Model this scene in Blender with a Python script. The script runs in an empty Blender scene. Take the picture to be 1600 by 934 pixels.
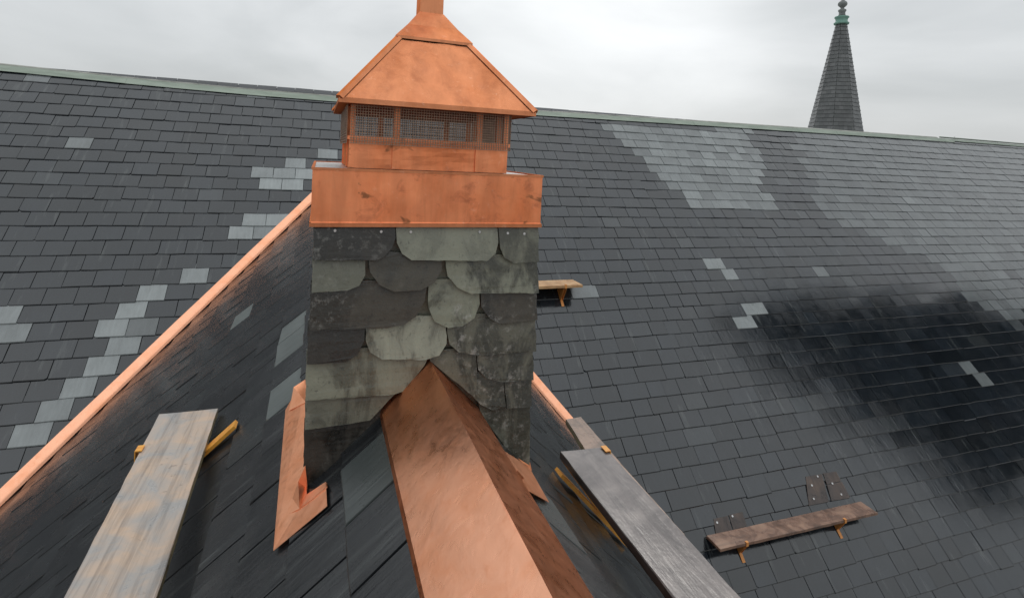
import bpy, bmesh, math, random
from mathutils import Vector, Matrix
random.seed(7)
C = bpy.context.scene.collection
SC = bpy.context.scene

# ------------------------------------------------------------------ camera
# world: X along the main ridge, Y towards the main roof, Z up, origin at the camera
FPX, PX, PY = 859.0, 800.0, 268.0
RX = Vector((0.9430732, 0.03579829, 0.33065301))
RY = Vector((-0.32916647, -0.04171751, 0.94334993))
RZ = Vector((0.04756433, -0.99848792, -0.02755907))
def ray(px, py):
    c = Vector(((px-PX)/FPX, (py-PY)/FPX, 1.0))
    return Vector((RX.dot(c), RY.dot(c), RZ.dot(c)))
def proj(p):
    c = RX*p[0] + RY*p[1] + RZ*p[2]
    if c[2] < .05: return None
    return (PX+FPX*c[0]/c[2], PY+FPX*c[1]/c[2])
cam = bpy.data.cameras.new('camera'); co = bpy.data.objects.new('camera', cam); C.objects.link(co)
cam.sensor_width = 36; cam.lens = FPX/1600*36; cam.shift_y = -(467-PY)/1600
cam.clip_start = .05; cam.clip_end = 5000
r = Vector((RX[0], RY[0], RZ[0])); u = -Vector((RX[1], RY[1], RZ[1])); b = -Vector((RX[2], RY[2], RZ[2]))
co.matrix_world = Matrix(((r[0], u[0], b[0], 0), (r[1], u[1], b[1], 0), (r[2], u[2], b[2], 0), (0, 0, 0, 1)))
SC.camera = co

# ------------------------------------------------------------------ sky and sun (overcast)
SUN_EL, SUN_AZ = math.radians(48), math.radians(28)          # azimuth from +Y towards +X
w = bpy.data.worlds.new('World'); SC.world = w; w.use_nodes = True
nt = w.node_tree; nt.nodes.clear()
def N(t, kind, **kw):
    n = t.nodes.new(kind)
    for k, v in kw.items(): setattr(n, k, v)
    return n
out = N(nt, 'ShaderNodeOutputWorld'); bg = N(nt, 'ShaderNodeBackground'); bg.inputs[1].default_value = .1
sky = N(nt, 'ShaderNodeTexSky'); sky.sky_type = 'NISHITA'; sky.sun_disc = False
sky.sun_elevation = SUN_EL; sky.sun_rotation = SUN_AZ; sky.air_density = 1.0; sky.dust_density = 3
tc = N(nt, 'ShaderNodeTexCoord')
mp = N(nt, 'ShaderNodeMapping'); mp.inputs['Scale'].default_value = (1.0, 1.0, 2.6); mp.inputs['Location'].default_value = (.35, .2, .1)
nt.links.new(tc.outputs['Generated'], mp.inputs[0])
n1 = N(nt, 'ShaderNodeTexNoise'); n1.inputs['Scale'].default_value = 2.0; n1.inputs['Detail'].default_value = 7; n1.inputs['Roughness'].default_value = .5; n1.inputs['Distortion'].default_value = .35
nt.links.new(mp.outputs[0], n1.inputs['Vector'])
cr = N(nt, 'ShaderNodeValToRGB')
cr.color_ramp.elements[0].position = .30; cr.color_ramp.elements[0].color = (5.2, 5.45, 5.55, 1)
cr.color_ramp.elements[1].position = .68; cr.color_ramp.elements[1].color = (7.6, 7.8, 7.9, 1)
nt.links.new(n1.outputs['Fac'], cr.inputs[0])
# thin place in the cloud where the sun sits behind it
gd = ray(925, 45).normalized()
nv = N(nt, 'ShaderNodeVectorMath', operation='DOT_PRODUCT'); nv.inputs[1].default_value = gd
nt.links.new(tc.outputs['Generated'], nv.inputs[0])
mr = N(nt, 'ShaderNodeMapRange', interpolation_type='SMOOTHERSTEP'); mr.inputs[1].default_value = .93; mr.inputs[2].default_value = 1.0; mr.inputs[3].default_value = 0; mr.inputs[4].default_value = 2.2
nt.links.new(nv.outputs['Value'], mr.inputs[0])
glow = N(nt, 'ShaderNodeMixRGB', blend_type='ADD'); glow.inputs[0].default_value = 1
nt.links.new(cr.outputs[0], glow.inputs[1]); nt.links.new(mr.outputs[0], glow.inputs[2])
# an overcast sky is brighter overhead than at the horizon (CIE overcast distribution, softened)
sp_ = N(nt, 'ShaderNodeSeparateXYZ'); nt.links.new(tc.outputs['Generated'], sp_.inputs[0])
el = N(nt, 'ShaderNodeMapRange'); el.inputs[1].default_value = 0; el.inputs[2].default_value = 1; el.inputs[3].default_value = .84; el.inputs[4].default_value = 1.75
nt.links.new(sp_.outputs['Z'], el.inputs[0])
ov = N(nt, 'ShaderNodeMixRGB', blend_type='MULTIPLY'); ov.inputs[0].default_value = 1
nt.links.new(glow.outputs[0], ov.inputs[1]); nt.links.new(el.outputs[0], ov.inputs[2]); glow = ov
mx = N(nt, 'ShaderNodeMixRGB'); mx.inputs[0].default_value = .93
nt.links.new(sky.outputs[0], mx.inputs[1]); nt.links.new(glow.outputs[0], mx.inputs[2])
nt.links.new(mx.outputs[0], bg.inputs[0]); nt.links.new(bg.outputs[0], out.inputs[0])
sl = bpy.data.lights.new('sun', 'SUN'); sl.energy = .7; sl.angle = math.radians(25); sl.color = (1, .96, .9)
so = bpy.data.objects.new('sun', sl); C.objects.link(so)
sd = Vector((math.sin(SUN_AZ)*math.cos(SUN_EL), math.cos(SUN_AZ)*math.cos(SUN_EL), math.sin(SUN_EL)))
so.rotation_euler = sd.to_track_quat('Z', 'Y').to_euler(); so.location = sd*60
vs = SC.view_settings; vs.view_transform = 'Standard'; vs.look = 'None'; vs.exposure = 0.12; vs.gamma = 1; vs.use_curve_mapping = False
SC.cycles.max_bounces = 6; SC.cycles.use_denoising = True; SC.cycles.sample_clamp_indirect = 6

# ------------------------------------------------------------------ planes of the place
TH = math.radians(46); CM = -10.7; T = math.tan(TH)            # main roof  z = CM + T*y
XR, ZR, MR = .487, -.972, .08                                     # ridge of the small cross roof, rising behind the chimney
PHL, PHR = math.radians(43), math.radians(47)
YC = 2.393                                                       # front of the chimney
def M3(uu, v, h=0):                                              # main roof (x, distance up the slope, height above it)
    z = v*math.sin(TH); y = (z-CM)/T
    return Vector((uu, y-h*math.sin(TH), z+h*math.cos(TH)))
def main_hit(px, py, h=0):
    d = ray(px, py); n = Vector((0, -math.sin(TH), math.cos(TH))); p0 = M3(0, 0, h)
    return d*(n.dot(p0)/n.dot(d))
def main_uv(px, py, h=0):
    p = main_hit(px, py, h); return p[0], p[2]/math.sin(TH)
def D3(side, y, v, h=0):                                         # cross roof: side -1 left, +1 right; v negative down the slope
    ph = PHL if side < 0 else PHR
    s = -v*math.cos(ph)
    z = ZR + MR*max(0, y-YC) + v*math.sin(ph)
    return Vector((XR+side*s+side*math.sin(ph)*h, y, z+math.cos(ph)*h))
def dorm_hit(side, px, py, h=0):
    d = ray(px, py); tp = math.tan(PHL if side < 0 else PHR); ph = PHL if side < 0 else PHR
    zr = ZR + h/math.cos(ph)
    k = (zr + tp*side*XR)/(d[2]+tp*side*d[0]); p = d*k
    if p[1] > YC or k < 0:
        k = (zr - MR*YC + tp*side*XR)/(d[2]+tp*side*d[0]-MR*d[1]); p = d*k
    return p
def dorm_uv(side, px, py, h=0):
    p = dorm_hit(side, px, py, h); ph = PHL if side < 0 else PHR
    return p[1], -abs(p[0]-XR)/math.cos(ph)
def on_y(px, py, y): d = ray(px, py); return d*(y/d[1])
def on_z(px, py, z): d = ray(px, py); return d*(z/d[2])

# ------------------------------------------------------------------ material helpers
def mat(name):
    m = bpy.data.materials.new(name); m.use_nodes = True
    t = m.node_tree; bs = t.nodes['Principled BSDF']
    return m, t, bs
def L(t, a, b): t.links.new(a, b)
def ramp(t, src, stops):
    c = N(t, 'ShaderNodeValToRGB'); e = c.color_ramp.elements
    while len(e) < len(stops): e.new(.5)
    for i, (p, col) in enumerate(stops):
        e[i].position = p; e[i].color = (*col, 1) if len(col) == 3 else col
    L(t, src, c.inputs[0]); return c
def pos_map(t, rot=(0, 0, 0), scale=(1, 1, 1), kind='POINT', obj=False):
    if obj:
        g = N(t, 'ShaderNodeTexCoord'); src = g.outputs['Object']
    else:
        g = N(t, 'ShaderNodeNewGeometry'); src = g.outputs['Position']
    a = N(t, 'ShaderNodeVectorRotate', rotation_type='EULER_XYZ'); a.inputs['Rotation'].default_value = rot
    L(t, src, a.inputs[0])
    m = N(t, 'ShaderNodeMapping'); m.inputs['Scale'].default_value = scale
    L(t, a.outputs[0], m.inputs[0]); return m.outputs[0]
def noise(t, vec, scale, detail=4, rough=.55, dist=0):
    n = N(t, 'ShaderNodeTexNoise'); n.inputs['Scale'].default_value = scale; n.inputs['Detail'].default_value = detail
    n.inputs['Roughness'].default_value = rough; n.inputs['Distortion'].default_value = dist
    L(t, vec, n.inputs['Vector']); return n.outputs['Fac']
def math_n(t, op, a, b=None, clamp=False):
    m = N(t, 'ShaderNodeMath', operation=op); m.use_clamp = clamp
    for i, x in enumerate((a, b)):
        if x is None: continue
        if isinstance(x, (int, float)): m.inputs[i].default_value = x
        else: L(t, x, m.inputs[i])
    return m.outputs[0]
def mixc(t, fac, a, b, mode='MIX'):
    m = N(t, 'ShaderNodeMixRGB', blend_type=mode)
    for i, x in enumerate((fac, a, b)):
        if isinstance(x, (int, float)): m.inputs[i].default_value = x
        elif isinstance(x, tuple): m.inputs[i].default_value = (*x, 1)
        else: L(t, x, m.inputs[i])
    return m.outputs[0]
def attr_sum(t, name):                                           # a mesh's own attribute, or the object's property
    a = N(t, 'ShaderNodeAttribute', attribute_name=name); b2 = N(t, 'ShaderNodeAttribute', attribute_name=name, attribute_type='OBJECT')
    return math_n(t, 'ADD', a.outputs['Fac'], b2.outputs['Fac'])
def bump(t, bs, h, strength, dist):
    bp = N(t, 'ShaderNodeBump'); bp.inputs['Strength'].default_value = strength; bp.inputs['Distance'].default_value = dist
    L(t, h, bp.inputs['Height']); L(t, bp.outputs[0], bs.inputs['Normal'])

def slate_mat(name, rot, dark, dark2, pale, rough=(.15, .30), spec=.5, streak=(30, 4, 30), blot=2.5, smudge=.5, thr=.60):
    m, t, bs = mat(name)
    tone, pl = attr_sum(t, 'tone'), attr_sum(t, 'pale')
    v0 = pos_map(t, rot); vs_ = pos_map(t, rot, streak)
    big = noise(t, v0, blot, 3); fine = noise(t, vs_, 1, 5, .6); grain = noise(t, v0, 60, 3, .6)
    base = mixc(t, tone, dark, dark2)
    base = mixc(t, pl, base, pale)
    k = math_n(t, 'ADD', math_n(t, 'MULTIPLY', big, .7), math_n(t, 'MULTIPLY', fine, .6))
    k = math_n(t, 'ADD', k, .3)
    base = mixc(t, 1.0, base, k, 'MULTIPLY')
    # pale mineral smudges washed down the slates
    sm = noise(t, pos_map(t, rot, tuple(x*.32 for x in streak)), 1, 4, .6)
    smr = ramp(t, sm, [(thr, (0, 0, 0)), (thr+.18, (smudge, smudge, smudge))])
    base = mixc(t, smr.outputs[0], base, (.12, .13, .125))
    L(t, base, bs.inputs['Base Color'])
    rr = N(t, 'ShaderNodeMapRange'); rr.inputs[1].default_value = .3; rr.inputs[2].default_value = .7; rr.inputs[3].default_value = rough[0]; rr.inputs[4].default_value = rough[1]
    L(t, noise(t, v0, 4.5, 4), rr.inputs[0])
    rp = math_n(t, 'ADD', rr.outputs[0], math_n(t, 'MULTIPLY', pl, .2))
    L(t, rp, bs.inputs['Roughness'])
    bs.inputs['Specular IOR Level'].default_value = spec; bs.inputs['IOR'].default_value = 1.72
    hgt = math_n(t, 'ADD', math_n(t, 'MULTIPLY', fine, 1.0), math_n(t, 'MULTIPLY', grain, .15))
    bump(t, bs, hgt, .32, .005)
    return m
# rotate world so that local axes are (across, up slope, out)
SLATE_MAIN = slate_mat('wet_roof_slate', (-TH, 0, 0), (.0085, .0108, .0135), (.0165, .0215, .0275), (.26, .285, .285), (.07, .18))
SLATE_L = slate_mat('wet_cross_slate_left', (0, PHL, 0), (.006, .0065, .008), (.016, .018, .020), (.13, .15, .145), (.14, .32), .32, (3.5, 60, 60), 2.2, .32, .58)
SLATE_R = slate_mat('wet_cross_slate_right', (0, -PHR, 0), (.008, .009, .0095), (.022, .025, .025), (.13, .15, .145), (.12, .3), .45, (3.5, 60, 60), 2.2, .32, .58)
SLATE_SPIRE = slate_mat('spire_slate', (0, 0, 0), (.045, .05, .05), (.075, .08, .08), (.3, .3, .3), (.35, .5), .4, (2, 2, 6), .6, .2)

def chimney_slate_mat():
    m, t, bs = mat('chimney_slate')
    tone = attr_sum(t, 'tone'); g = attr_sum(t, 'pale')
    v0 = pos_map(t); vs_ = pos_map(t, (0, 0, 0), (1, 1, .45))
    base = ramp(t, tone, [(0, (.014, .012, .010)), (.25, (.052, .045, .034)), (.6, (.175, .180, .136)), (1, (.33, .335, .27))]).outputs[0]
    blot = noise(t, vs_, 5.0, 7, .64, .9)
    wet = ramp(t, blot, [(.42, (.18, .175, .165)), (.47, (.45, .44, .43)), (.52, (.95, .95, .95)), (.66, (1.3, 1.3, 1.27))]).outputs[0]
    base = mixc(t, math_n(t, 'MULTIPLY', g, .9), base, mixc(t, 1, base, wet, 'MULTIPLY'))
    lich = ramp(t, noise(t, v0, 30, 7, .72), [(.53, (0, 0, 0)), (.66, (.55, .55, .55))]).outputs[0]
    zone = ramp(t, noise(t, vs_, 4, 3, .5), [(.42, (.1, .1, .1)), (.6, (1, 1, 1))]).outputs[0]
    base = mixc(t, math_n(t, 'MULTIPLY', mixc(t, 1, lich, zone, 'MULTIPLY'), g), base, (.40, .39, .36))
    pits = ramp(t, noise(t, v0, 45, 5, .7), [(.30, (.45, .45, .45)), (.42, (1, 1, 1))]).outputs[0]
    base = mixc(t, 1, base, pits, 'MULTIPLY')
    L(t, base, bs.inputs['Base Color'])
    rr = ramp(t, blot, [(.42, (.22, .22, .22)), (.55, (.5, .5, .5))]); L(t, rr.outputs[0], bs.inputs['Roughness'])
    bs.inputs['Specular IOR Level'].default_value = .5
    h = math_n(t, 'ADD', noise(t, v0, 14, 6, .65), math_n(t, 'MULTIPLY', noise(t, v0, 70, 4, .6), .3))
    bump(t, bs, h, .42, .009)
    return m
SLATE_C = chimney_slate_mat()

def copper(name, c1, c2, c3, rough=(.28, .5), stain=.5, sc=6, bmp=.15, scratch=.3, spots=0., runs=0.):
    m, t, bs = mat(name)
    v0 = pos_map(t)
    a = noise(t, v0, sc, 5, .6, .5); f = noise(t, v0, sc*9, 6, .75, .2)
    g = noise(t, v0, sc*4, 5, .65, .6)
    base = ramp(t, a, [(.34, c2), (.54, c1), (.7, c1)]).outputs[0]
    st = ramp(t, g, [(.54, (0, 0, 0)), (.70, (stain, stain, stain))]).outputs[0]
    base = mixc(t, st, base, c3)
    base = mixc(t, ramp(t, f, [(.60, (0, 0, 0)), (.72, (scratch, scratch, scratch))]).outputs[0], base, (.97, .56, .38))
    if runs:
        rn_ = noise(t, pos_map(t, (0, 0, 0), (13, 13, 1.6)), 1, 5, .65, .4)
        base = mixc(t, 1, base, ramp(t, rn_, [(.34, (1-runs, 1-runs, 1-runs*.9)), (.52, (1, 1, 1)), (.7, (1.1, 1.1, 1.1))]).outputs[0], 'MULTIPLY')
        pur = ramp(t, noise(t, v0, sc*1.7, 6, .65, 1.0), [(.56, (0, 0, 0)), (.72, (runs, runs, runs))]).outputs[0]
        base = mixc(t, pur, base, (.42, .17, .12))
    if spots:
        sp2 = ramp(t, noise(t, pos_map(t, (0, 0, 0), (1, 1, 1.6)), 5.5, 4, .55, 1.0), [(.63, (0, 0, 0)), (.68, (spots, spots, spots))]).outputs[0]
        base = mixc(t, sp2, base, (.16, .085, .045))
    L(t, base, bs.inputs['Base Color']); bs.inputs['Metallic'].default_value = 1
    bs.inputs['Specular Tint'].default_value = (.80, .42, .27, 1)
    rr = N(t, 'ShaderNodeMapRange'); rr.inputs[1].default_value = .3; rr.inputs[2].default_value = .7; rr.inputs[3].default_value = rough[0]; rr.inputs[4].default_value = rough[1]
    L(t, g, rr.inputs[0]); L(t, rr.outputs[0], bs.inputs['Roughness'])
    bump(t, bs, math_n(t, 'ADD', a, math_n(t, 'MULTIPLY', g, .3)), bmp, .02)
    return m
COP_NEW = copper('new_copper', (.98, .49, .31), (.94, .42, .24), (.82, .32, .16), (.24, .38), .3, 4.5, .09, .4)
COP_FLASH = copper('flashing_copper', (.97, .50, .31), (.90, .42, .24), (.74, .30, .155), (.36, .52), .4, 6, .16, .45)
COP_CAP = copper('cupola_copper', (.68, .265, .13), (.58, .205, .092), (.50, .19, .10), (.25, .42), .4, 3, .12, .4, 0, .16)
COP_BAND = copper('band_copper', (.93, .345, .165), (.80, .26, .11), (.50, .18, .095), (.42, .60), .6, 3, .10, .4, .7, .14)
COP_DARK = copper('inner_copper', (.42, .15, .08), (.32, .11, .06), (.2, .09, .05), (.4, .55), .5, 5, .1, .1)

def simple(name, c1, c2, rough=.6, sc=8, metal=0, spec=.5, streak=(1, 1, 1), bmp=.2, bd=.004, stops=(.35, .65), obj=False):
    m, t, bs = mat(name)
    v = pos_map(t, (0, 0, 0), streak, obj=obj); n = noise(t, v, sc, 5, .6, .4)
    c = ramp(t, n, [(stops[0], c1), (stops[1], c2)])
    L(t, c.outputs[0], bs.inputs['Base Color']); bs.inputs['Roughness'].default_value = rough; bs.inputs['Metallic'].default_value = metal
    bs.inputs['Specular IOR Level'].default_value = spec
    bump(t, bs, n, bmp, bd); return m
PATINA = simple('patina_copper', (.20, .245, .195), (.30, .35, .29), .5, 3, 0, .5, (.6, 3, 3))
PATINA_DK = simple('patina_dark', (.20, .21, .18), (.32, .33, .29), .5, 4)
FINIAL = simple('verdigris', (.13, .27, .22), (.19, .34, .28), .6, 3)
FINIAL_G = simple('grey_lead', (.12, .13, .13), (.2, .22, .21), .5, 3)
DECK = simple('roof_deck', (.010, .010, .011), (.02, .02, .021), .7, 5)
CORE = simple('chimney_felt', (.012, .012, .012), (.03, .03, .028), .7, 9)
NAIL = simple('galvanised_nail', (.5, .5, .5), (.65, .65, .65), .35, 30, .6)
WIRE = simple('copper_wire', (.26, .17, .12), (.36, .24, .17), .5, 20, .3)
YELLOW = simple('worn_yellow_paint', (.62, .24, .03), (.75, .36, .05), .45, 22, 0, .5, (1, 1, 1), .2, .003)
ORANGE = simple('rusty_orange_paint', (.55, .20, .045), (.72, .32, .09), .5, 26)
BOUNCE_GROUND = simple('pale_bounce_ground', (.24, .235, .225), (.33, .325, .31), .85, .3)  # unseen ground, pale tone put in to bounce fill onto band and chimney
BARK = simple('bark', (.05, .04, .03), (.09, .075, .06), .9, 6)
NEEDLE = simple('conifer_needles', (.012, .026, .014), (.028, .05, .026), .8, 2)
STONE = simple('tower_stone', (.2, .19, .17), (.3, .28, .25), .85, 2)

def plank_mat(name, c1, c2, c3, rough, streak, spec=.5, edge=(.2, .15, .1)):
    m, t, bs = mat(name)
    v = pos_map(t); a = noise(t, v, 5, 5, .6, .7); g = noise(t, pos_map(t, (0, 0, 0), streak), 1, 5, .65, .3); f = noise(t, v, 40, 3)
    base = ramp(t, a, [(.36, c1), (.5, c2), (.64, c3)]).outputs[0]
    base = mixc(t, 1, base, ramp(t, g, [(.3, (.62, .62, .62)), (.55, (1.05, 1.05, 1.05))]).outputs[0], 'MULTIPLY')
    spot = ramp(t, noise(t, v, 17, 5, .7), [(.62, (0, 0, 0)), (.72, (.75, .75, .75))]).outputs[0]
    base = mixc(t, spot, base, tuple(x*.35 for x in c2))
    L(t, base, bs.inputs['Base Color'])
    L(t, ramp(t, a, [(.35, (rough*.6,)*3), (.65, (rough,)*3)]).outputs[0], bs.inputs['Roughness'])
    bs.inputs['Specular IOR Level'].default_value = spec
    bump(t, bs, math_n(t, 'ADD', g, math_n(t, 'MULTIPLY', f, .3)), .4, .004)
    return m
WOOD_L = plank_mat('painted_plank_tan', (.30, .29, .28), (.38, .315, .265), (.46, .34, .25), .45, (45, 2.2, 45))
WOOD_R = plank_mat('wet_plank_grey', (.105, .090, .088), (.145, .125, .12), (.185, .16, .15), .2, (18, 2.0, 18), .7)
WOOD_B = plank_mat('wet_plank_brown', (.13, .085, .06), (.21, .13, .09), (.27, .17, .12), .35, (26, 2.5, 26), .6)
WOOD_S = plank_mat('short_plank_red_brown', (.11, .060, .040), (.18, .095, .062), (.27, .155, .10), .35, (3, 26, 26), .6)
WOOD_Y = plank_mat('short_plank_honey', (.40, .22, .10), (.52, .30, .14), (.55, .35, .18), .5, (3, 26, 26))
WOOD_EDGE = plank_mat('plank_edge_dark', (.035, .018, .013), (.06, .03, .022), (.09, .05, .035), .5, (26, 3, 26))
WOOD_EDGE_L = plank_mat('plank_edge_olive', (.17, .14, .08), (.24, .20, .11), (.3, .25, .15), .6, (26, 3, 26))
BARE = plank_mat('bare_brown_sheathing', (.045, .035, .032), (.07, .052, .045), (.10, .07, .055), .4, (26, 3, 3), .5)

# ------------------------------------------------------------------ mesh helpers
class MB:
    def __init__(s): s.v = []; s.f = []; s.mi = []; s.tone = []; s.pale = []
    def add(s, vs_, fs, mi=0, tone=0., pale=0.):
        o = len(s.v); s.v += [tuple(p) for p in vs_]; s.f += [tuple(i+o for i in f) for f in fs]; s.mi += [mi]*len(fs)
        s.tone += [tone]*len(fs); s.pale += [pale]*len(fs)
    def box(s, c, d, mi=0, axes=None):
        ax = axes or (Vector((1, 0, 0)), Vector((0, 1, 0)), Vector((0, 0, 1))); c = Vector(c)
        P = [c+ax[0]*(d[0]/2*i)+ax[1]*(d[1]/2*j)+ax[2]*(d[2]/2*k) for k in (-1, 1) for j in (-1, 1) for i in (-1, 1)]
        s.add(P, [(0, 2, 3, 1), (4, 5, 7, 6), (0, 1, 5, 4), (2, 6, 7, 3), (0, 4, 6, 2), (1, 3, 7, 5)], mi)
    def prism(s, bot, top, mi=0, tone=0., pale=0., side_mi=None):
        n = len(bot)
        s.add(list(bot)+list(top), [tuple(range(n-1, -1, -1)), tuple(range(n, 2*n))], mi, tone, pale)
        o = len(s.v)-2*n
        for i in range(n):
            j = (i+1) % n; s.f.append((o+i, o+j, o+n+j, o+n+i)); s.mi.append(mi if side_mi is None else side_mi); s.tone.append(tone); s.pale.append(pale)
    def slate(s, rings, tone=0., pale=0., flip=False):
        n = len(rings[0]); o = len(s.v); s.v += [tuple(p) for r_ in rings for p in r_]
        F = [tuple(o+i for i in range(n-1, -1, -1)), tuple(o+2*n+i for i in range(n))]
        for k in (0, 1):
            for i in range(n):
                j = (i+1) % n; F.append((o+k*n+i, o+k*n+j, o+(k+1)*n+j, o+(k+1)*n+i))
        if flip: F = [f[::-1] for f in F]
        s.f += F; s.mi += [0]*len(F); s.tone += [tone]*len(F); s.pale += [pale]*len(F)
    def tube(s, p, q, r0, r1=None, n=8, cap=True, mi=0):
        p, q = Vector(p), Vector(q); r1 = r0 if r1 is None else r1
        z = (q-p).normalized(); x = z.orthogonal().normalized(); y = z.cross(x)
        A = [p+(x*math.cos(2*math.pi*i/n)+y*math.sin(2*math.pi*i/n))*r0 for i in range(n)]
        B = [q+(x*math.cos(2*math.pi*i/n)+y*math.sin(2*math.pi*i/n))*r1 for i in range(n)]
        s.add(A+B, [(i, (i+1) % n, n+(i+1) % n, n+i) for i in range(n)] + ([tuple(range(n-1, -1, -1)), tuple(range(n, 2*n))] if cap else []), mi)
    def lathe(s, c, prof, n=16, mi=0, phase=0):
        c = Vector(c); P = []
        for rr, z in prof:
            P += [c+Vector((rr*math.cos(2*math.pi*i/n+phase), rr*math.sin(2*math.pi*i/n+phase), z)) for i in range(n)]
        F = [(k*n+i, k*n+(i+1) % n, (k+1)*n+(i+1) % n, (k+1)*n+i) for k in range(len(prof)-1) for i in range(n)]
        F += [tuple(range(n-1, -1, -1)), tuple(range((len(prof)-1)*n, len(prof)*n))]
        s.add(P, F, mi)
    def build(s, name, mats, parent=None, smooth=False, attrs=False):
        me = bpy.data.meshes.new(name); me.from_pydata(s.v, [], s.f)
        for m in (mats if isinstance(mats, (list, tuple)) else [mats]): me.materials.append(m)
        me.polygons.foreach_set('material_index', s.mi)
        if attrs:
            for nm, vals in (('tone', s.tone), ('pale', s.pale)):
                a = me.attributes.new(nm, 'FLOAT', 'FACE'); a.data.foreach_set('value', vals)
        if smooth: me.polygons.foreach_set('use_smooth', [True]*len(me.polygons))
        me.update(); o = bpy.data.objects.new(name, me); C.objects.link(o)
        if parent: 
            o.parent = parent; o.matrix_parent_inverse = Matrix.Translation(-parent.location)
        return o
def tag(o, label, cat=None, group=None, kind=None):
    if label: o['label'] = label
    if cat: o['category'] = cat
    if group: o['group'] = group
    if kind: o['kind'] = kind
    return o
def thing(name, loc, label, cat, group=None):
    o = bpy.data.objects.new(name, None); C.objects.link(o); o.location = loc; o.empty_display_size = .2
    return tag(o, label, cat, group)
def clip(poly, a, b2, c):                                        # keep a*u + b*v <= c
    res = []
    for i in range(len(poly)):
        p, q = poly[i], poly[(i+1) % len(poly)]
        dp, dq = a*p[0]+b2*p[1]-c, a*q[0]+b2*q[1]-c
        if dp <= 0: res.append(p)
        if (dp < 0 < dq) or (dq < 0 < dp):
            k = dp/(dp-dq); res.append((p[0]+(q[0]-p[0])*k, p[1]+(q[1]-p[1])*k))
    return res
def area(poly): return abs(sum(p[0]*q[1]-q[0]*p[1] for p, q in zip(poly, poly[1:]+poly[:1])))/2

def slate_parts(poly, v0, E, mapf, lift=.013, thick=.008, rnd=random, tilt=.012):
    """bottom and top rings of one slate lying in its course (poly in across, up-slope)"""
    uc = sum(p[0] for p in poly)/len(poly); vc = sum(p[1] for p in poly)/len(poly)
    a, b2 = rnd.uniform(-tilt, tilt), rnd.uniform(-tilt, tilt)*.8; dl = rnd.uniform(0, .0035)
    def h(p): return lift*(1-(p[1]-v0)/E*.92) + a*(p[0]-uc) + b2*(p[1]-vc)*.5 + dl
    ch = .008
    def ins(p):                                                  # dressed (chamfered) lower edge and arrises
        return (p[0]+(uc-p[0])*.010, p[1]+ch*max(0, 1-(p[1]-v0)/.04))
    q = [ins(p) for p in poly]
    return ([mapf(p[0], p[1], h(p)) for p in poly], [mapf(p[0], p[1], h(p)+thick*.35) for p in poly], [mapf(b3[0], b3[1], h(b3)+thick) for b3 in q])
def slate_poly(u0, u1, v0, ln, rnd, gap=.0024, rag=.004):
    j = lambda k=rag: rnd.uniform(-k, k)
    bl, br = (u0+gap+j(.002), v0+j()), (u1-gap+j(.002), v0+j())
    P = [bl]
    if rnd.random() < .5: P.append(((bl[0]*.6+br[0]*.4), v0+j(.003)))
    c = rnd.random()
    if c < .10:
        k = rnd.uniform(.01, .03); P += [(br[0]-k, br[1]), (br[0], br[1]+k*.8)]
    else: P.append(br)
    P += [(u1-gap+j(.002), v0+ln), (u0+gap+j(.002), v0+ln)]
    if c > .9:
        k = rnd.uniform(.01, .03); P[0] = (bl[0]+k, bl[1]); P.append((bl[0], bl[1]+k*.8))
    return P
def seen_area(pts):
    q = [proj(p) for p in pts]
    if any(x is None for x in q): return 0
    cx = sum(x[0] for x in q)/len(q); cy = sum(x[1] for x in q)/len(q)
    if not (-8 < cx < 1608 and -8 < cy < 942): return 0
    return area(q)
def norm(o): return o

# ------------------------------------------------------------------ ground
g = MB(); g.add([(-800, -800, -15), (800, -800, -15), (800, 800, -15), (-800, 800, -15)], [(0, 1, 2, 3)])
tag(g.build('ground', BOUNCE_GROUND), None, kind='structure')

# ------------------------------------------------------------------ main roof
RIDGE = [(-9, 1.16), (-5, 1.13), (-3.2, 1.07), (-1.2, 1.03), (.2, 1.02), (4.5, 1.05), (7.2, 1.09), (12.4, 1.15), (17.5, 1.19), (22, 1.19), (30, 1.19)]
def ridge_z(x):
    for (a, za), (b2, zb) in zip(RIDGE, RIDGE[1:]):
        if a <= x <= b2: return za+(zb-za)*(x-a)/(b2-a)
    return 1.1
main = thing('church_building', (8, 6, -6), 'church with a large dark wet slate roof slope topped by a green copper ridge', 'building')
VTOP, VBOT = 1.52, -9.2
X0, X1 = -8.0, 25.0
d = MB()
d.add([M3(X0, VBOT, -.02), M3(X1, VBOT, -.02), M3(X1, VTOP, -.02), M3(X0, VTOP, -.02)], [(0, 1, 2, 3)])
yr = M3(0, VTOP)[1]
d.add([M3(X0, VTOP, -.02), M3(X1, VTOP, -.02), Vector((X1, 2*yr-M3(0, VBOT)[1], M3(0, VBOT)[2])), Vector((X0, 2*yr-M3(0, VBOT)[1], M3(0, VBOT)[2]))], [(0, 1, 2, 3)])
d.build('roof_deck', DECK, main)

# where the cross roof cuts the main slope (valleys), as half planes in (u, v)
def valley_line(side):
    """a*u + b*v <= c keeps the main slope outside the cross roof; points of the valley too"""
    tp = math.tan(PHL if side < 0 else PHR); pts = []
    for s in (0, 6):
        y = (ZR-YC*MR-tp*s-CM)/(T-MR); z = CM+T*y; pts.append((XR+side*s, z/math.sin(TH)))
    (ua, va), (ub, vb) = pts
    nx, ny = (vb-va), -(ub-ua); l = math.hypot(nx, ny); nx /= l; ny /= l
    # inside of the cross roof contains the point straight below the apex
    cc = nx*ua+ny*va
    if nx*XR+ny*(va-3)-cc < 0: nx, ny, cc = -nx, -ny, -cc
    return nx, ny, cc, pts
VL, VR_ = valley_line(-1), valley_line(1)
APEX_V = VL[3][0][1]

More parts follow.
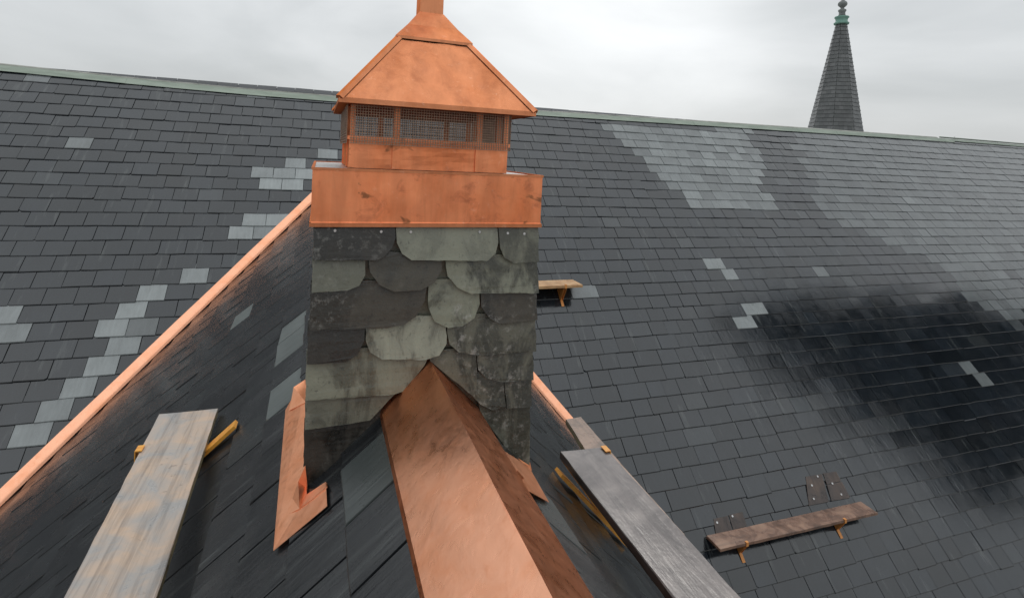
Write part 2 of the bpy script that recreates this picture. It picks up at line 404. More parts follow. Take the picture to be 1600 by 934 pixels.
PALE_PX = {1.0: [(398, 344), (429, 343), (377, 364), (411, 363), (306, 429), (238, 456), (207, 484), (176, 512), (194, 540), (160, 571), (125, 605), (87, 640), (50, 677), (17, 489), (25, 518), (462, 258), (410, 272), (445, 274), (480, 275), (423, 290), (458, 290), (512, 243), (1113, 413), (1136, 431), (1177, 488), (1150, 510)],
           .55: [(223, 510), (115, 226), (72, 125), (395, 154), (1510, 567), (1527, 586), (1285, 420), (1420, 320), (1433, 320), (900, 462)]}
PALE_SHEEN_POLY = [(.62, [(942, 194), (1172, 204), (1190, 260), (1203, 326), (1080, 328)]), (.30, [(1452, 400), (1560, 415), (1600, 450), (1600, 525), (1500, 455)]), (.30, [(1235, 207), (1600, 232), (1600, 430), (1430, 395), (1290, 340)])]  # pale slate areas; the last outline paints sky sheen into the slate colour
pale_uv = [(k, *main_uv(*p)) for k, ps in PALE_PX.items() for p in ps]
pale_sheen_poly = [(k, [main_uv(*p) for p in ps]) for k, ps in PALE_SHEEN_POLY]
def inside(pt, poly):
    r2 = False
    for (x1, y1), (x2, y2) in zip(poly, poly[1:]+poly[:1]):
        if (y1 > pt[1]) != (y2 > pt[1]) and pt[0] < (x2-x1)*(pt[1]-y1)/(y2-y1)+x1: r2 = not r2
    return r2
E_ = .2415
rnd = random.Random(3)
slates = []
row = 0; ph_ = .1
v = -1.265 + 11*E_
while v > VBOT:
    fix = [a_ for k, a_, b_ in pale_uv if k == 1.0 and a_ < 1 and v <= b_ < v+E_]
    ph_ = (ph_+.163+rnd.uniform(-.02, .02)) % .33
    if fix:
        want = (fix[0]-.165-X0) % .33; dd_ = (want-ph_+.163) % .33                # dd_ = offset to the course above
        if dd_ < .06: want = (want+.06-dd_) % .33
        elif dd_ > .27: want = (want-(dd_-.27)) % .33
        ph_ = want
    g0_ = X0+ph_                   # the repaired slates fix where this course starts
    uu = g0_; gi = 0
    while uu < X1:
        reg = .33 if uu < 2 else rnd.choice((.30, .33, .33, .36, .27, .44, .5))
        if uu < 2: gi += 1; u1 = g0_+gi*.33+rnd.uniform(-.010, .010)
        else: u1 = uu+reg+rnd.uniform(-.012, .012)
        slip = rnd.uniform(-.003, .003)-(rnd.uniform(.008, .018) if rnd.random() < .035 else 0)
        P = slate_poly(uu, u1, v + slip, min(E_*1.32, VTOP-v), rnd)
        cu, cv = (uu+u1)/2, v+E_/2
        if v < APEX_V+.3:
            vl, side = (VL, -1) if cu < XR else (VR_, 1)
            P = clip(P, vl[0], vl[1], vl[2]-.135)
        if len(P) >= 3 and area(P) > .004:
            pale = 0.
            for k, a_, b_ in pale_uv:
                if uu <= a_ < u1 and v <= b_ < v+E_: pale = max(pale, k*rnd.uniform(.65, 1))
            for k, pp_ in pale_sheen_poly:
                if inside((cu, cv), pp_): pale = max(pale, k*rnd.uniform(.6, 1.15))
            if pale == 0 and rnd.random() < .04: pale = rnd.uniform(.02, .09)
            tone = min(1, max(0, rnd.gauss(.5, .25)))
            rings = slate_parts(P, v, E_, M3, lift=.015, thick=.008+rnd.uniform(0, .004)+(.004 if pale > .5 else 0), rnd=rnd, tilt=.013)
            q = proj(M3(cu, cv)); ar = seen_area([M3(p[0], min(p[1], v+E_)) for p in P])
            if q and 482 < q[0] < 838 and 30 < q[1] < 730: ar = 0
            slates.append((ar, rings, tone, pale))
        uu = u1
    row += 1; v -= E_
slates.sort(key=lambda s: -s[0])
rest = MB()
for i, (ar, rings, tone, pale) in enumerate(slates):
    if i < 300 and ar > 0:
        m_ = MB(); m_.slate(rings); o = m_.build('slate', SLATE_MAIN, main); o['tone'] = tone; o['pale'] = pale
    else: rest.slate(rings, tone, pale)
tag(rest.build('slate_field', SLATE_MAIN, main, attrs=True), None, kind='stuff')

# green copper ridge: sheets lapped along the ridge and a roll on top
cap = MB()
xs = [X0+i*.5 for i in range(int((17.6-X0)/.5)+1)]
rr = .05
prof = [(-.075, -.085), (-.08, -.05), (-.055, -.015), (-.02, 0), (.03, 0), (.07, -.02), (.09, -.09)]
P = []; F = []
for x in xs:
    for (dy, dz) in prof: P.append((x, M3(0, ridge_z(x)/math.sin(TH))[1]+.0+dy, ridge_z(x)+dz))
n = len(prof)
for i in range(len(xs)-1):
    for k in range(n-1): F.append((i*n+k, (i+1)*n+k, (i+1)*n+k+1, i*n+k+1))
cap.add(P, F); ridge = cap.build('ridge_roll', PATINA_DK, main, smooth=False)
x = X0; k = 0
while x < X1:
    x2 = x+2.4+(.02 if k % 2 else 0); m_ = MB(); nseg = 5
    wdt = .225 if x < 17 else .17
    hh = .036+.004*(k % 2)
    for i in range(nseg):
        xa, xb = x+(x2-x)*i/nseg, x+(x2-x)*(i+1)/nseg
        ta, tb = ridge_z(xa)/math.sin(TH), ridge_z(xb)/math.sin(TH)
        bo = [M3(xa, ta-wdt, hh-.004), M3(xb, tb-wdt, hh-.004), M3(xb, tb-.085, hh-.004), M3(xa, ta-.085, hh-.004)]
        to = [M3(xa, ta-wdt, hh), M3(xb, tb-wdt, hh), M3(xb, tb-.085, hh), M3(xa, ta-.085, hh)]
        m_.prism(bo, to)
    m_.build('ridge_sheet', PATINA, main); x = x2-.05 if k % 2 else x2-.03; k += 1
# far ridge end without roll
m_ = MB()
for i in range(14):
    xa = 17.6+i*.53
    m_.prism([M3(xa, ridge_z(xa)/math.sin(TH)-.05, .02), M3(xa+.52, ridge_z(xa)/math.sin(TH)-.05, .02), M3(xa+.52, ridge_z(xa)/math.sin(TH)-.01, .02), M3(xa, ridge_z(xa)/math.sin(TH)-.01, .02)],
             [M3(xa, ridge_z(xa)/math.sin(TH)-.05, .06), M3(xa+.52, ridge_z(xa)/math.sin(TH)-.05, .055), M3(xa+.52, ridge_z(xa)/math.sin(TH)-.03, .06), M3(xa, ridge_z(xa)/math.sin(TH)-.03, .06)])
m_.build('ridge_end_cover', PATINA, main)

# ------------------------------------------------------------------ cross roof in front
cross = thing('cross_gable', (XR, 2, -4), 'small black wet slate cross gable carrying the chimney on its copper-capped ridge', 'gable')
YF = -1.6
d = MB()
for side in (-1, 1):
    P = [D3(side, yy, vv, -.02) for yy in (YF, YC, 11) for vv in (0, -9)]
    F = [(0, 1, 3, 2), (2, 3, 5, 4)]
    d.add(P, [f if side < 0 else f[::-1] for f in F])
d.build('roof_deck', DECK, cross)
PALE_D = {-1: [(1., (386, 495)), (.8, (466, 500)), (.75, (463, 545)), (.75, (458, 600)), (.7, (455, 630)), (.45, (600, 760)), (.45, (560, 790)), (.1, (370, 720))], 1: [(.3, (870, 820)), (.25, (980, 900)), (.2, (840, 640))]}
rnd = random.Random(11)
for side, smat in ((-1, SLATE_L), (1, SLATE_R)):
    ph = PHL if side < 0 else PHR
    tp = math.tan(ph); sl_ = []
    pal = [(k, *dorm_uv(side, *p)) for k, p in PALE_D[side]]
    v = -.24; row = 0
    while v > -8.6:
        yy = YF + (row % 2)*.17+rnd.uniform(-.03, .03)
        while yy < 10.5:
            wd = .335+rnd.uniform(-.03, .03); y1 = yy+wd
            P = slate_poly(yy, y1, v, min(E_*1.3, -.03-v), rnd, .006, .008)
            # keep y below the valley: y(T-MR) <= ZR - YC*MR + tp*v*cos - CM
            P = clip(P, (T-MR), -math.sin(ph), ZR-YC*MR-CM-.03)
            if len(P) >= 3 and area(P) > .004:
                pale = 0.
                for k, a_, b_ in pal:
                    if yy <= a_ < y1 and v <= b_ < v+E_: pale = k
                tone = min(1, max(0, rnd.gauss(.45, .3)))
                f = lambda a_, b_, h_: D3(side, a_, b_, h_)
                rings = slate_parts(P, v, E_, f, lift=(.012 if v > -.6 else .019), thick=(.008 if v > -.6 else .011), rnd=rnd, tilt=(.004 if v > -.6 else .016))
                sl_.append((seen_area([f(p[0], min(p[1], v+E_), 0) for p in P]), rings, tone, pale))
            yy = y1
        row += 1; v -= E_
    sl_.sort(key=lambda s: -s[0]); rest = MB(); lim = 200 if side < 0 else 100
    for i, (ar, rings, tone, pale) in enumerate(sl_):
        if i < lim and ar > 0:
            m_ = MB(); m_.slate(rings, 0, 0, side < 0); o = m_.build('slate', smat, cross); o['tone'] = tone; o['pale'] = pale
        else: rest.slate(rings, tone, pale, side < 0)
    tag(rest.build('slate_field', smat, cross, attrs=True), None, kind='stuff')

# valley flashing: copper lying in the valley, on both slopes
def valley_strip(side, s0, s1, wm, wd):
    tp = math.tan(PHL if side < 0 else PHR); m_ = MB(); vl = VL if side < 0 else VR_
    nx, ny = vl[0], vl[1]; P = []; n = 24
    def vp(s):
        y = (ZR-YC*MR-tp*s-CM)/(T-MR); return XR+side*s, (CM+T*y)/math.sin(TH), y
    for i in range(n+1):
        s = s0+(s1-s0)*i/n; uu, vv, y = vp(s)
        jit = .006*math.sin(i*1.7)+.004*math.sin(i*4.1)
        P.append(M3(uu-nx*(wm+jit*.3), vv-ny*(wm+jit*.3), .038))
        P.append(M3(uu-nx*wm*.5, vv-ny*wm*.5, .046))
        P.append(M3(uu, vv, .03))
        ph = PHL if side < 0 else PHR
        dv = -s/math.cos(ph)
        P.append(D3(side, y-wd*.7, dv+wd*.0, .034))
    F = []
    for i in range(n):
        for k in range(3): F.append((i*4+k, (i+1)*4+k, (i+1)*4+k+1, i*4+k+1))
    m_.add(P, F if side > 0 else [f[::-1] for f in F]); return m_
o = valley_strip(-1, .05, 6, .155, .06).build('valley_flashing', COP_NEW, cross, smooth=True)
tag(o, 'bright new copper valley running down the left of the cross roof')
o = valley_strip(1, .05, 5.2, .145, .06).build('valley_flashing', COP_NEW, cross, smooth=True)
tag(o, 'short stretch of bright copper valley to the right of the chimney')

# copper ridge cap: one sheet folded over the ridge, with hemmed edges
AP = Vector((XR, 0, -.912)); LE = Vector((.287, 0, -1.113)); RE = Vector((.722, 0, -1.150))
m_ = MB(); n = 14; prof = [LE+Vector((-.004, 0, -.035)), LE, LE+Vector((.006, 0, .006))]
for i in range(1, 8): prof.append(LE.lerp(AP, i/8)+Vector((0, 0, 0)))
prof.append(AP+Vector((-.004, 0, -.003))); prof.append(AP+Vector((.001, 0, .002))); prof.append(AP+Vector((.005, 0, -.004)))
for i in range(1, 8): prof.append(AP.lerp(RE, i/8))
prof += [RE+Vector((-.006, 0, .006)), RE, RE+Vector((.004, 0, -.035))]
ys = [YF+(YC+.03-YF)*i/40 for i in range(41)]
P = []; rnd = random.Random(5)
for j, y in enumerate(ys):
    for i, p in enumerate(prof):
        dz = .0025*math.sin(y*9+i)*math.sin(i*.9+y*3) + rnd.uniform(-.0008, .0008)
        P.append(Vector((p[0], y, p[2]+(dz if 3 <= i <= len(prof)-4 else 0))))
F = [(j*len(prof)+i, j*len(prof)+i+1, (j+1)*len(prof)+i+1, (j+1)*len(prof)+i) for j in range(len(ys)-1) for i in range(len(prof)-1)]
m_.add(P, [f[::-1] for f in F])
rc = m_.build('ridge_cap', COP_NEW, cross, smooth=True)
bm = bmesh.new(); bm.from_mesh(rc.data)
for e in bm.edges:
    if len(e.link_faces) == 2 and e.calc_face_angle(0) > .25: e.smooth = False
bm.to_mesh(rc.data); bm.free()
tag(rc, 'folded copper ridge cap running from the chimney to the bottom of the picture')

# ------------------------------------------------------------------ chimney
XL, XRR = -.018, .974
YB = YC+1.0
chim = thing('slate_clad_chimney', ((XL+XRR)/2, YC+.5, -1.4), 'slate-clad chimney with copper band, wire-meshed copper cupola and pyramid copper roof', 'chimney')
m_ = MB(); m_.box(((XL+XRR)/2, YC+.5, -1.2), (XRR-XL-.06, .98, 1.9)); m_.build('core', CORE, chim)
m_ = MB(); m_.box(((XL+XRR)/2, YC+.004, -1.05), (XRR-XL-.02, .012, 1.5)); o = m_.build('backing_slate', SLATE_C, chim); o['tone'] = .5; o['pale'] = .8
# front slates, outlines as seen, lapped course over course: (outline, tone, lichen)
CS = [
 ([(105, 45), (375, 45), (375, 85), (362, 118), (335, 145), (310, 155), (105, 155)], .08, .55),
 ([(377, 45), (711, 48), (711, 100), (700, 135), (672, 158), (425, 155), (395, 135), (379, 100)], .68, .35),
 ([(714, 50), (845, 52), (840, 160), (760, 165), (728, 148), (716, 115)], .5, .8),
 ([(103, 140), (278, 140), (275, 205), (255, 238), (215, 253), (100, 260)], .5, .3),
 ([(285, 130), (530, 135), (525, 190), (500, 230), (455, 252), (370, 257), (320, 235), (290, 195)], .27, .5),
 ([(537, 140), (841, 140), (839, 262), (620, 265), (575, 245), (545, 210)], .62, 1.),
 ([(97, 225), (482, 225), (470, 290), (440, 340), (400, 365), (345, 375), (92, 383)], .24, .7),
 ([(484, 222), (652, 222), (650, 300), (630, 345), (590, 370), (545, 375), (500, 355), (482, 310)], .62, .9),
 ([(654, 240), (839, 240), (836, 350), (710, 362), (680, 345), (655, 310)], .24, .9),
 ([(88, 355), (275, 355), (272, 420), (250, 462), (210, 485), (85, 492)], .07, .4),
 ([(277, 345), (542, 340), (540, 430), (515, 465), (470, 478), (330, 478), (290, 455), (277, 420)], .80, .9),
 ([(544, 335), (836, 335), (831, 452), (640, 465), (580, 455), (550, 430), (544, 395)], .40, .9),
 ([(83, 455), (500, 440), (470, 500), (400, 580), (370, 590), (80, 610)], .64, .7),
 ([(480, 460), (640, 440), (640, 560), (630, 600), (540, 530), (490, 490)], .42, .9),
 ([(642, 440), (829, 435), (823, 545), (720, 552), (670, 540), (645, 515)], .44, .9),
 ([(80, 585), (420, 550), (290, 675), (250, 682), (78, 705)], .48, .8),
 ([(560, 520), (728, 530), (733, 632), (690, 643), (650, 625), (600, 580)], .42, .9),
 ([(732, 530), (823, 525), (816, 630), (735, 638)], .40, .9),
 ([(76, 680), (350, 640), (330, 695), (150, 870), (95, 922), (72, 905)], .10, .9),
 ([(640, 600), (818, 610), (810, 838), (790, 836), (735, 770), (655, 660)], .44, .8)]
from mathutils.geometry import tessellate_polygon
def tidy(pts, n=2):                                              # round off the traced corners a little, ragged edge
    rn = random.Random(len(pts)*7+int(pts[0][0]))
    res = []
    for i in range(len(pts)):
        p, q = Vector(pts[i]), Vector(pts[(i+1) % len(pts)])
        k = max(1, int((q-p).length/22))
        for j in range(k):
            r_ = p.lerp(q, j/k)
            if j: r_ += Vector((rn.uniform(-1.6, 1.6), rn.uniform(-1.6, 1.6)))
            res.append(r_)
    return res
for k, (pts, tone, g_) in enumerate(CS):
    pp_ = tidy(pts)
    W = [on_y(440+p[0]/2.1227, 330+p[1]/2.1227, YC) for p in pp_]
    zt, zb = max(p[2] for p in W), min(p[2] for p in W)
    rn = random.Random(k)
    tx = rn.uniform(-.006, .006)
    front = []; back = []
    for p in W:
        h_ = .006+.034*(zt-p[2])/max(.05, zt-zb) + tx*(p[0]-.5) + rn.uniform(-.0012, .0012)
        front.append(Vector((p[0], YC-h_-.013, p[2]))); back.append(Vector((p[0], YC-h_, p[2])))
    m_ = MB(); n = len(W)
    m_.add(front, [(i, j, l) for i, j, l in tessellate_polygon([[Vector((p[0], p[2], 0)) for p in front]])])
    m_.add(front+back, [(i, n+i, n+(i+1) % n, (i+1) % n) for i in range(n)])
    me_o = m_.build('slate', SLATE_C, chim); me_o['tone'] = tone; me_o['pale'] = g_
    bm = bmesh.new(); bm.from_mesh(me_o.data); bmesh.ops.remove_doubles(bm, verts=bm.verts, dist=1e-5); bmesh.ops.recalc_face_normals(bm, faces=bm.faces); bm.to_mesh(me_o.data); bm.free()
# side and rear slates, plain courses
rn = random.Random(21)
for side, xf in ((-1, XL+.028), (1, XRR-.028)):
    v = -.5
    row = 0
    while v > -1.9:
        y = YC+.012; first = .17 if row % 2 else .33
        while y < YB-.02:
            y1 = min(YB, y+first); first = .33
            m_ = MB(); fx = lambda h_: xf+side*h_
            if y1-y > .04:
                bot = [(fx(.016), y+.003, v), (fx(.016), y1-.003, v), (fx(.002), y1-.003, v+.27), (fx(.002), y+.003, v+.27)]
                top = [(fx(.026), y+.003, v), (fx(.026), y1-.003, v), (fx(.012), y1-.003, v+.27), (fx(.012), y+.003, v+.27)]
                m_.prism([Vector(p) for p in bot], [Vector(p) for p in top])
                if side < 0: m_.f = [f[::-1] for f in m_.f]
                o = m_.build('slate', SLATE_C, chim); o['tone'] = rn.uniform(.2, .6); o['pale'] = .6
            y = y1
        row += 1; v -= .21
# nails under the band
for (nx, ny) in [(177, 60), (330, 63), (428, 64), (656, 64), (749, 68), (804, 70)]:
    p = on_y(440+nx/2.1227, 332+ny/2.1227, YC-.024); m_ = MB(); m_.tube(p+Vector((0, -.006, 0)), p+Vector((0, .008, 0)), .0058, n=10); m_.build('nail', NAIL, chim)
# copper band with drip edge below and flat top
cx, cy = (XL+XRR)/2, YC+.5
ZB0, ZB1 = -.303, -.086
m_ = MB(); bx = MB()
def frame(mb, x0, x1, y0, y1, z0, z1, t):
    mb.box(((x0+x1)/2, y0+t/2, (z0+z1)/2), (x1-x0, t, z1-z0)); mb.box(((x0+x1)/2, y1-t/2, (z0+z1)/2), (x1-x0, t, z1-z0))
    mb.box((x0+t/2, (y0+y1)/2, (z0+z1)/2), (t, y1-y0-2*t-.001, z1-z0)); mb.box((x1-t/2, (y0+y1)/2, (z0+z1)/2), (t, y1-y0-2*t-.001, z1-z0))
bx0, bx1, by0, by1 = -.026, .980, YC-.030, YB+.03
def wavy_panel(mb, p00, p10, p11, p01, nrm, amp, nu=16, nv=6, seed=0):
    rn = random.Random(seed); P = []; ph1, ph2 = rn.uniform(0, 6), rn.uniform(0, 6)
    for j in range(nv+1):
        for i in range(nu+1):
            a, b2 = i/nu, j/nv
            p = (p00*(1-a)+p10*a)*(1-b2)+(p01*(1-a)+p11*a)*b2
            e = math.sin(math.pi*a)*math.sin(math.pi*b2)
            P.append(p+nrm*amp*e*(math.sin(a*7+ph1)*math.cos(b2*4+ph2)+.5*math.sin(a*17+b2*9+ph2)))
    mb.add(P, [(j*(nu+1)+i, j*(nu+1)+i+1, (j+1)*(nu+1)+i+1, (j+1)*(nu+1)+i) for j in range(nv) for i in range(nu)])
band = MB()
cs_ = [Vector((bx0, by0, 0)), Vector((bx1, by0, 0)), Vector((bx1, by1, 0)), Vector((bx0, by1, 0))]
for i in range(4):
    a, b2 = cs_[i], cs_[(i+1) % 4]; nr = (b2-a).cross(Vector((0, 0, 1))).normalized()
    wavy_panel(band, a+Vector((0, 0, ZB0)), b2+Vector((0, 0, ZB0)), b2+Vector((0, 0, ZB1)), a+Vector((0, 0, ZB1)), nr, .003, seed=i)
    # drip lip
    wavy_panel(band, a+Vector((0, 0, ZB0-.005))+nr*.005, b2+Vector((0, 0, ZB0-.005))+nr*.005, b2+Vector((0, 0, ZB0)), a+Vector((0, 0, ZB0)), nr, 0)
bo = band.build('copper_band', COP_BAND, chim, smooth=False)
for p_ in bo.data.polygons: p_.use_smooth = abs(p_.normal[2]) < .3
m_ = MB(); frame(m_, bx0-.005, bx1+.005, by0-.007, by1+.007, ZB0-.021, ZB0-.0055, .03); m_.build('drip_edge', COP_CAP, bo)
m_ = MB(); m_.box((cx, cy, ZB1-.004), (bx1-bx0-.004, by1-by0-.004, .006)); m_.build('top_ledge', simple('ledge_grey', (.35, .33, .31), (.5, .48, .46), .35, 6, .8), bo)
m_ = MB(); frame(m_, bx0-.004, bx1+.004, by0-.004, by1+.004, ZB1-.006, ZB1+.004, .012); m_.build('top_hem', COP_CAP, bo)

# cupola walls: low copper panels, posts, wire mesh
LX0, LX1, LY0 = .121, .862, YC+.147
LY1 = LY0+.741
ZL0, ZL1, ZL2 = ZB1+.001, .045, .235
walls = []
cc_ = [Vector((LX0, LY0, 0)), Vector((LX1, LY0, 0)), Vector((LX1, LY1, 0)), Vector((LX0, LY1, 0))]
Z3 = Vector((0, 0, 1))
front_posts = [(616-547)/(796-547), (747-547)/(796-547)]
for i in range(4):
    a, b2 = cc_[i], cc_[(i+1) % 4]; dr = (b2-a).normalized(); nr = dr.cross(Z3); ln = (b2-a).length
    m_ = MB(); wavy_panel(m_, a+Z3*ZL0, b2+Z3*ZL0, b2+Z3*ZL1, a+Z3*ZL1, nr, .003, seed=10+i)
    m_.box(a+dr*ln/2+Z3*(ZL1+.004)+nr*.003, (ln+.008, .012, .016), 0, (dr, nr, Z3))
    pan = m_.build('cupola_panel', COP_BAND, chim)
    # seam ribs on the panel below each post
    for k in (front_posts if i in (0,) else ([1-x for x in front_posts] if i == 2 else [.2, .8])):
        m_ = MB(); m_.box(a+dr*ln*k+Z3*((ZL1+ZL2)/2)+nr*(-.006), (.030, .022, ZL2-ZL1), 0, (dr, nr, Z3)); m_.build('post', COP_BAND, chim)
        m_ = MB(); m_.box(a+dr*ln*k+Z3*((ZL1+ZL0)/2)+nr*.003, (.034, .008, ZL1-ZL0-.004), 0, (dr, nr, Z3)); m_.build('seam', COP_BAND, pan)
    m_ = MB(); m_.box(a+dr*.012-nr*.012+Z3*((ZL1+ZL2)/2), (.022, .022, ZL2-ZL1), 0, (dr, nr, Z3)); m_.build('post', COP_BAND, chim)
    # wire mesh, both ways
    m_ = MB(); sp = .0118; w_ = .0028; za, zb = ZL1-.02, ZL2
    k = sp/2
    while k < ln:
        m_.box(a+dr*k+nr*.0125+Z3*(za+zb)/2, (w_, w_, zb-za), 0, (dr, nr, Z3)); k += sp
    z = za
    while z < zb:
        m_.box(a+dr*ln/2+nr*(.0125+w_)+Z3*z, (ln, w_, w_), 0, (dr, nr, Z3)); z += sp
    tag(m_.build('wire_mesh', WIRE, chim), None, kind='stuff')
m_ = MB(); frame(m_, LX0+.001, LX1-.001, LY0+.001, LY1-.001, ZL2-.035, ZL2, .02); m_.build('head_rail', COP_DARK, chim)
m_ = MB(); m_.box(((LX0+LX1)/2, (LY0+LY1)/2, ZL1-.03), (LX1-LX0-.03, LY1-LY0-.03, .01)); m_.build('cupola_floor', COP_DARK, chim)

# pyramid roof of the cupola
EX0, EX1, EY0 = .066, .962, YC+.045
EY1 = EY0+.896; ZE = .216
ec = Vector(((EX0+EX1)/2, (EY0+EY1)/2, 0)); hw0 = .448; hw1 = .148; ZT = .585
def sq(hw, z): return [ec+Vector((-hw, -hw, z)), ec+Vector((hw, -hw, z)), ec+Vector((hw, hw, z)), ec+Vector((-hw, hw, z))]
A, B = sq(hw0, ZE), sq(hw1, ZT)
m_ = MB()
for i in range(4):
    j = (i+1) % 4; nr = (A[j]-A[i]).cross(B[i]-A[i]).normalized()
    wavy_panel(m_, A[i], A[j], B[j], B[i], nr, .006, 18, 10, 30+i)
    dn = Vector((0, 0, -.022)); wavy_panel(m_, A[i]+dn, A[j]+dn, A[j], A[i], nr, 0, 4, 1)
proof = m_.build('cupola_roof', COP_CAP, chim)
for p_ in proof.data.polygons: p_.use_smooth = p_.normal[2] > .3
m_ = MB(); m_.add([A[0]+Vector((.002, .002, -.02)), A[3]+Vector((.002, -.002, -.02)), A[2]+Vector((-.002, -.002, -.02)), A[1]+Vector((-.002, .002, -.02))], [(0, 1, 2, 3)]); m_.build('soffit', COP_DARK, proof)
for i in range(4):
    m_ = MB(); dv = (B[i]-A[i]); up = Vector((0, 0, 1)); sd_ = dv.cross(up).normalized(); up2 = sd_.cross(dv).normalized()
    pA, pB = A[i]+up2*.004, B[i]+up2*.004
    prof = [(-.020, -.012), (-.010, .004), (.010, .004), (.020, -.012)]
    m_.add([pA+sd_*x_+up2*z_ for x_, z_ in prof]+[pB+sd_*x_+up2*z_ for x_, z_ in prof], [(k, k+1, 5+k, 4+k) for k in range(3)]+[(0, 3, 2, 1), (4, 5, 6, 7)])
    m_.build('hip_roll', COP_CAP, proof)
A2, B2 = sq(.190, .556), sq(.062, .712)
m_ = MB()
for i in range(4):
    j = (i+1) % 4; mid = [(A2[k]*.5+B2[k]*.5)+Vector((0, 0, -.006)) for k in range(4)]
    m_.add([A2[i], A2[j], mid[j], mid[i], B2[j], B2[i]], [(0, 1, 2, 3), (3, 2, 4, 5)])
    m_.add([A2[i]+Vector((0, 0, -.014)), A2[j]+Vector((0, 0, -.014)), A2[j], A2[i]], [(0, 1, 2, 3)])
m_.build('hood', COP_CAP, chim)
m_ = MB(); S0, S1 = sq(.060, .70), sq(.056, 1.45)
m_.prism(S0, S1); m_.build('finial_shaft', COP_CAP, chim)
m_ = MB(); c0 = ec+Vector((0, 0, 1.45))
m_.lathe(c0, [(.056, 0), (.09, .02), (.05, .06), (.08, .12), (.085, .17), (.05, .22), (.02, .27), (.008, .45)], 16); m_.build('finial_ball', COP_CAP, chim, smooth=True)

# copper flashing round the foot of the chimney
def sheet(side, pix, h0=.034, th=.002, up=None):
    top = [dorm_hit(side, px, py, h0) for px, py in pix]; nrm = Vector((side*math.sin(PHL if side < 0 else PHR), 0, math.cos(PHL if side < 0 else PHR)))
    bot = [p-nrm*th for p in top]; m_ = MB()
    m_.add(top, [(i, j, l) for i, j, l in tessellate_polygon([[Vector((p[1], p[0], 0)) for p in top]])])
    n = len(top); m_.add(top+bot, [(i, n+i, n+(i+1) % n, (i+1) % n) for i in range(n)])
    return m_, top
m_, tp_ = sheet(-1, [(427, 860), (511, 790), (509, 752), (479, 772), (479, 590), (462, 612), (446, 640)])
fl = m_.build('foot_flashing', COP_FLASH, chim); tag(fl, 'bright copper flashing wrapped round the chimney foot on the left')
def fin(pts):
    m_ = MB(); m_.add(pts, [(0, i, i+1) for i in range(1, len(pts)-1)]); return m_
def lifted(px, py, y): return on_y(px, py, y)
# upstand with curled corner, and the small lap at the back
m_ = MB()
tip = dorm_hit(-1, 445, 806, .037); yq = YC-.06
fin_ = [tip, dorm_hit(-1, 468, 794, .037), dorm_hit(-1, 490, 778, .037), on_y(489, 768, yq), on_y(481, 764, yq), on_y(477, 727, yq), on_y(470, 733, yq+.01), on_y(466, 752, yq), on_y(457, 778, yq-.02)]
m_.add(fin_, [(0, 1, 8), (8, 1, 7), (7, 1, 4), (7, 4, 5), (7, 5, 6), (1, 2, 3), (1, 3, 4)])
g0 = len(m_.v); m_.add([dorm_hit(-1, 490, 778, .037), dorm_hit(-1, 511, 760, .037), on_y(510, 746, yq), on_y(489, 768, yq)], [(0, 1, 2, 3)])
o = m_.build('upstand', COP_FLASH, fl)
so_ = o.modifiers.new('thickness', 'SOLIDIFY'); so_.thickness = .003
m_ = MB(); c0 = dorm_hit(-1, 452, 641, .04); c1 = on_y(466, 620, YB-.05); c2 = on_y(478, 592, YB-.05); c3 = dorm_hit(-1, 478, 628, .04)
c1 = c0.lerp(c2, .45)+Vector((-.02, 0, .05))
m_.add([c0, c1, c2, c3], [(0, 3, 1), (1, 3, 2)]); o = m_.build('lap', COP_FLASH, fl); so_ = o.modifiers.new('thickness', 'SOLIDIFY'); so_.thickness = .003
m_, tp_ = sheet(1, [(786, 703), (826, 728), (858, 784), (800, 752)])
fl = m_.build('foot_flashing', COP_FLASH, chim); tag(fl, 'copper flashing at the chimney foot on the right')
m_ = MB(); c0 = on_y(800, 708, YC-.045); c1 = on_y(828, 722, YC-.045); c2 = on_y(833, 744, YC-.07); c3 = dorm_hit(1, 812, 748, .04)
m_.add([c0, c1, c2, c3], [(0, 3, 2, 1)]); o = m_.build('upstand', COP_CAP, fl); so_ = o.modifiers.new('thickness', 'SOLIDIFY'); so_.thickness = .003

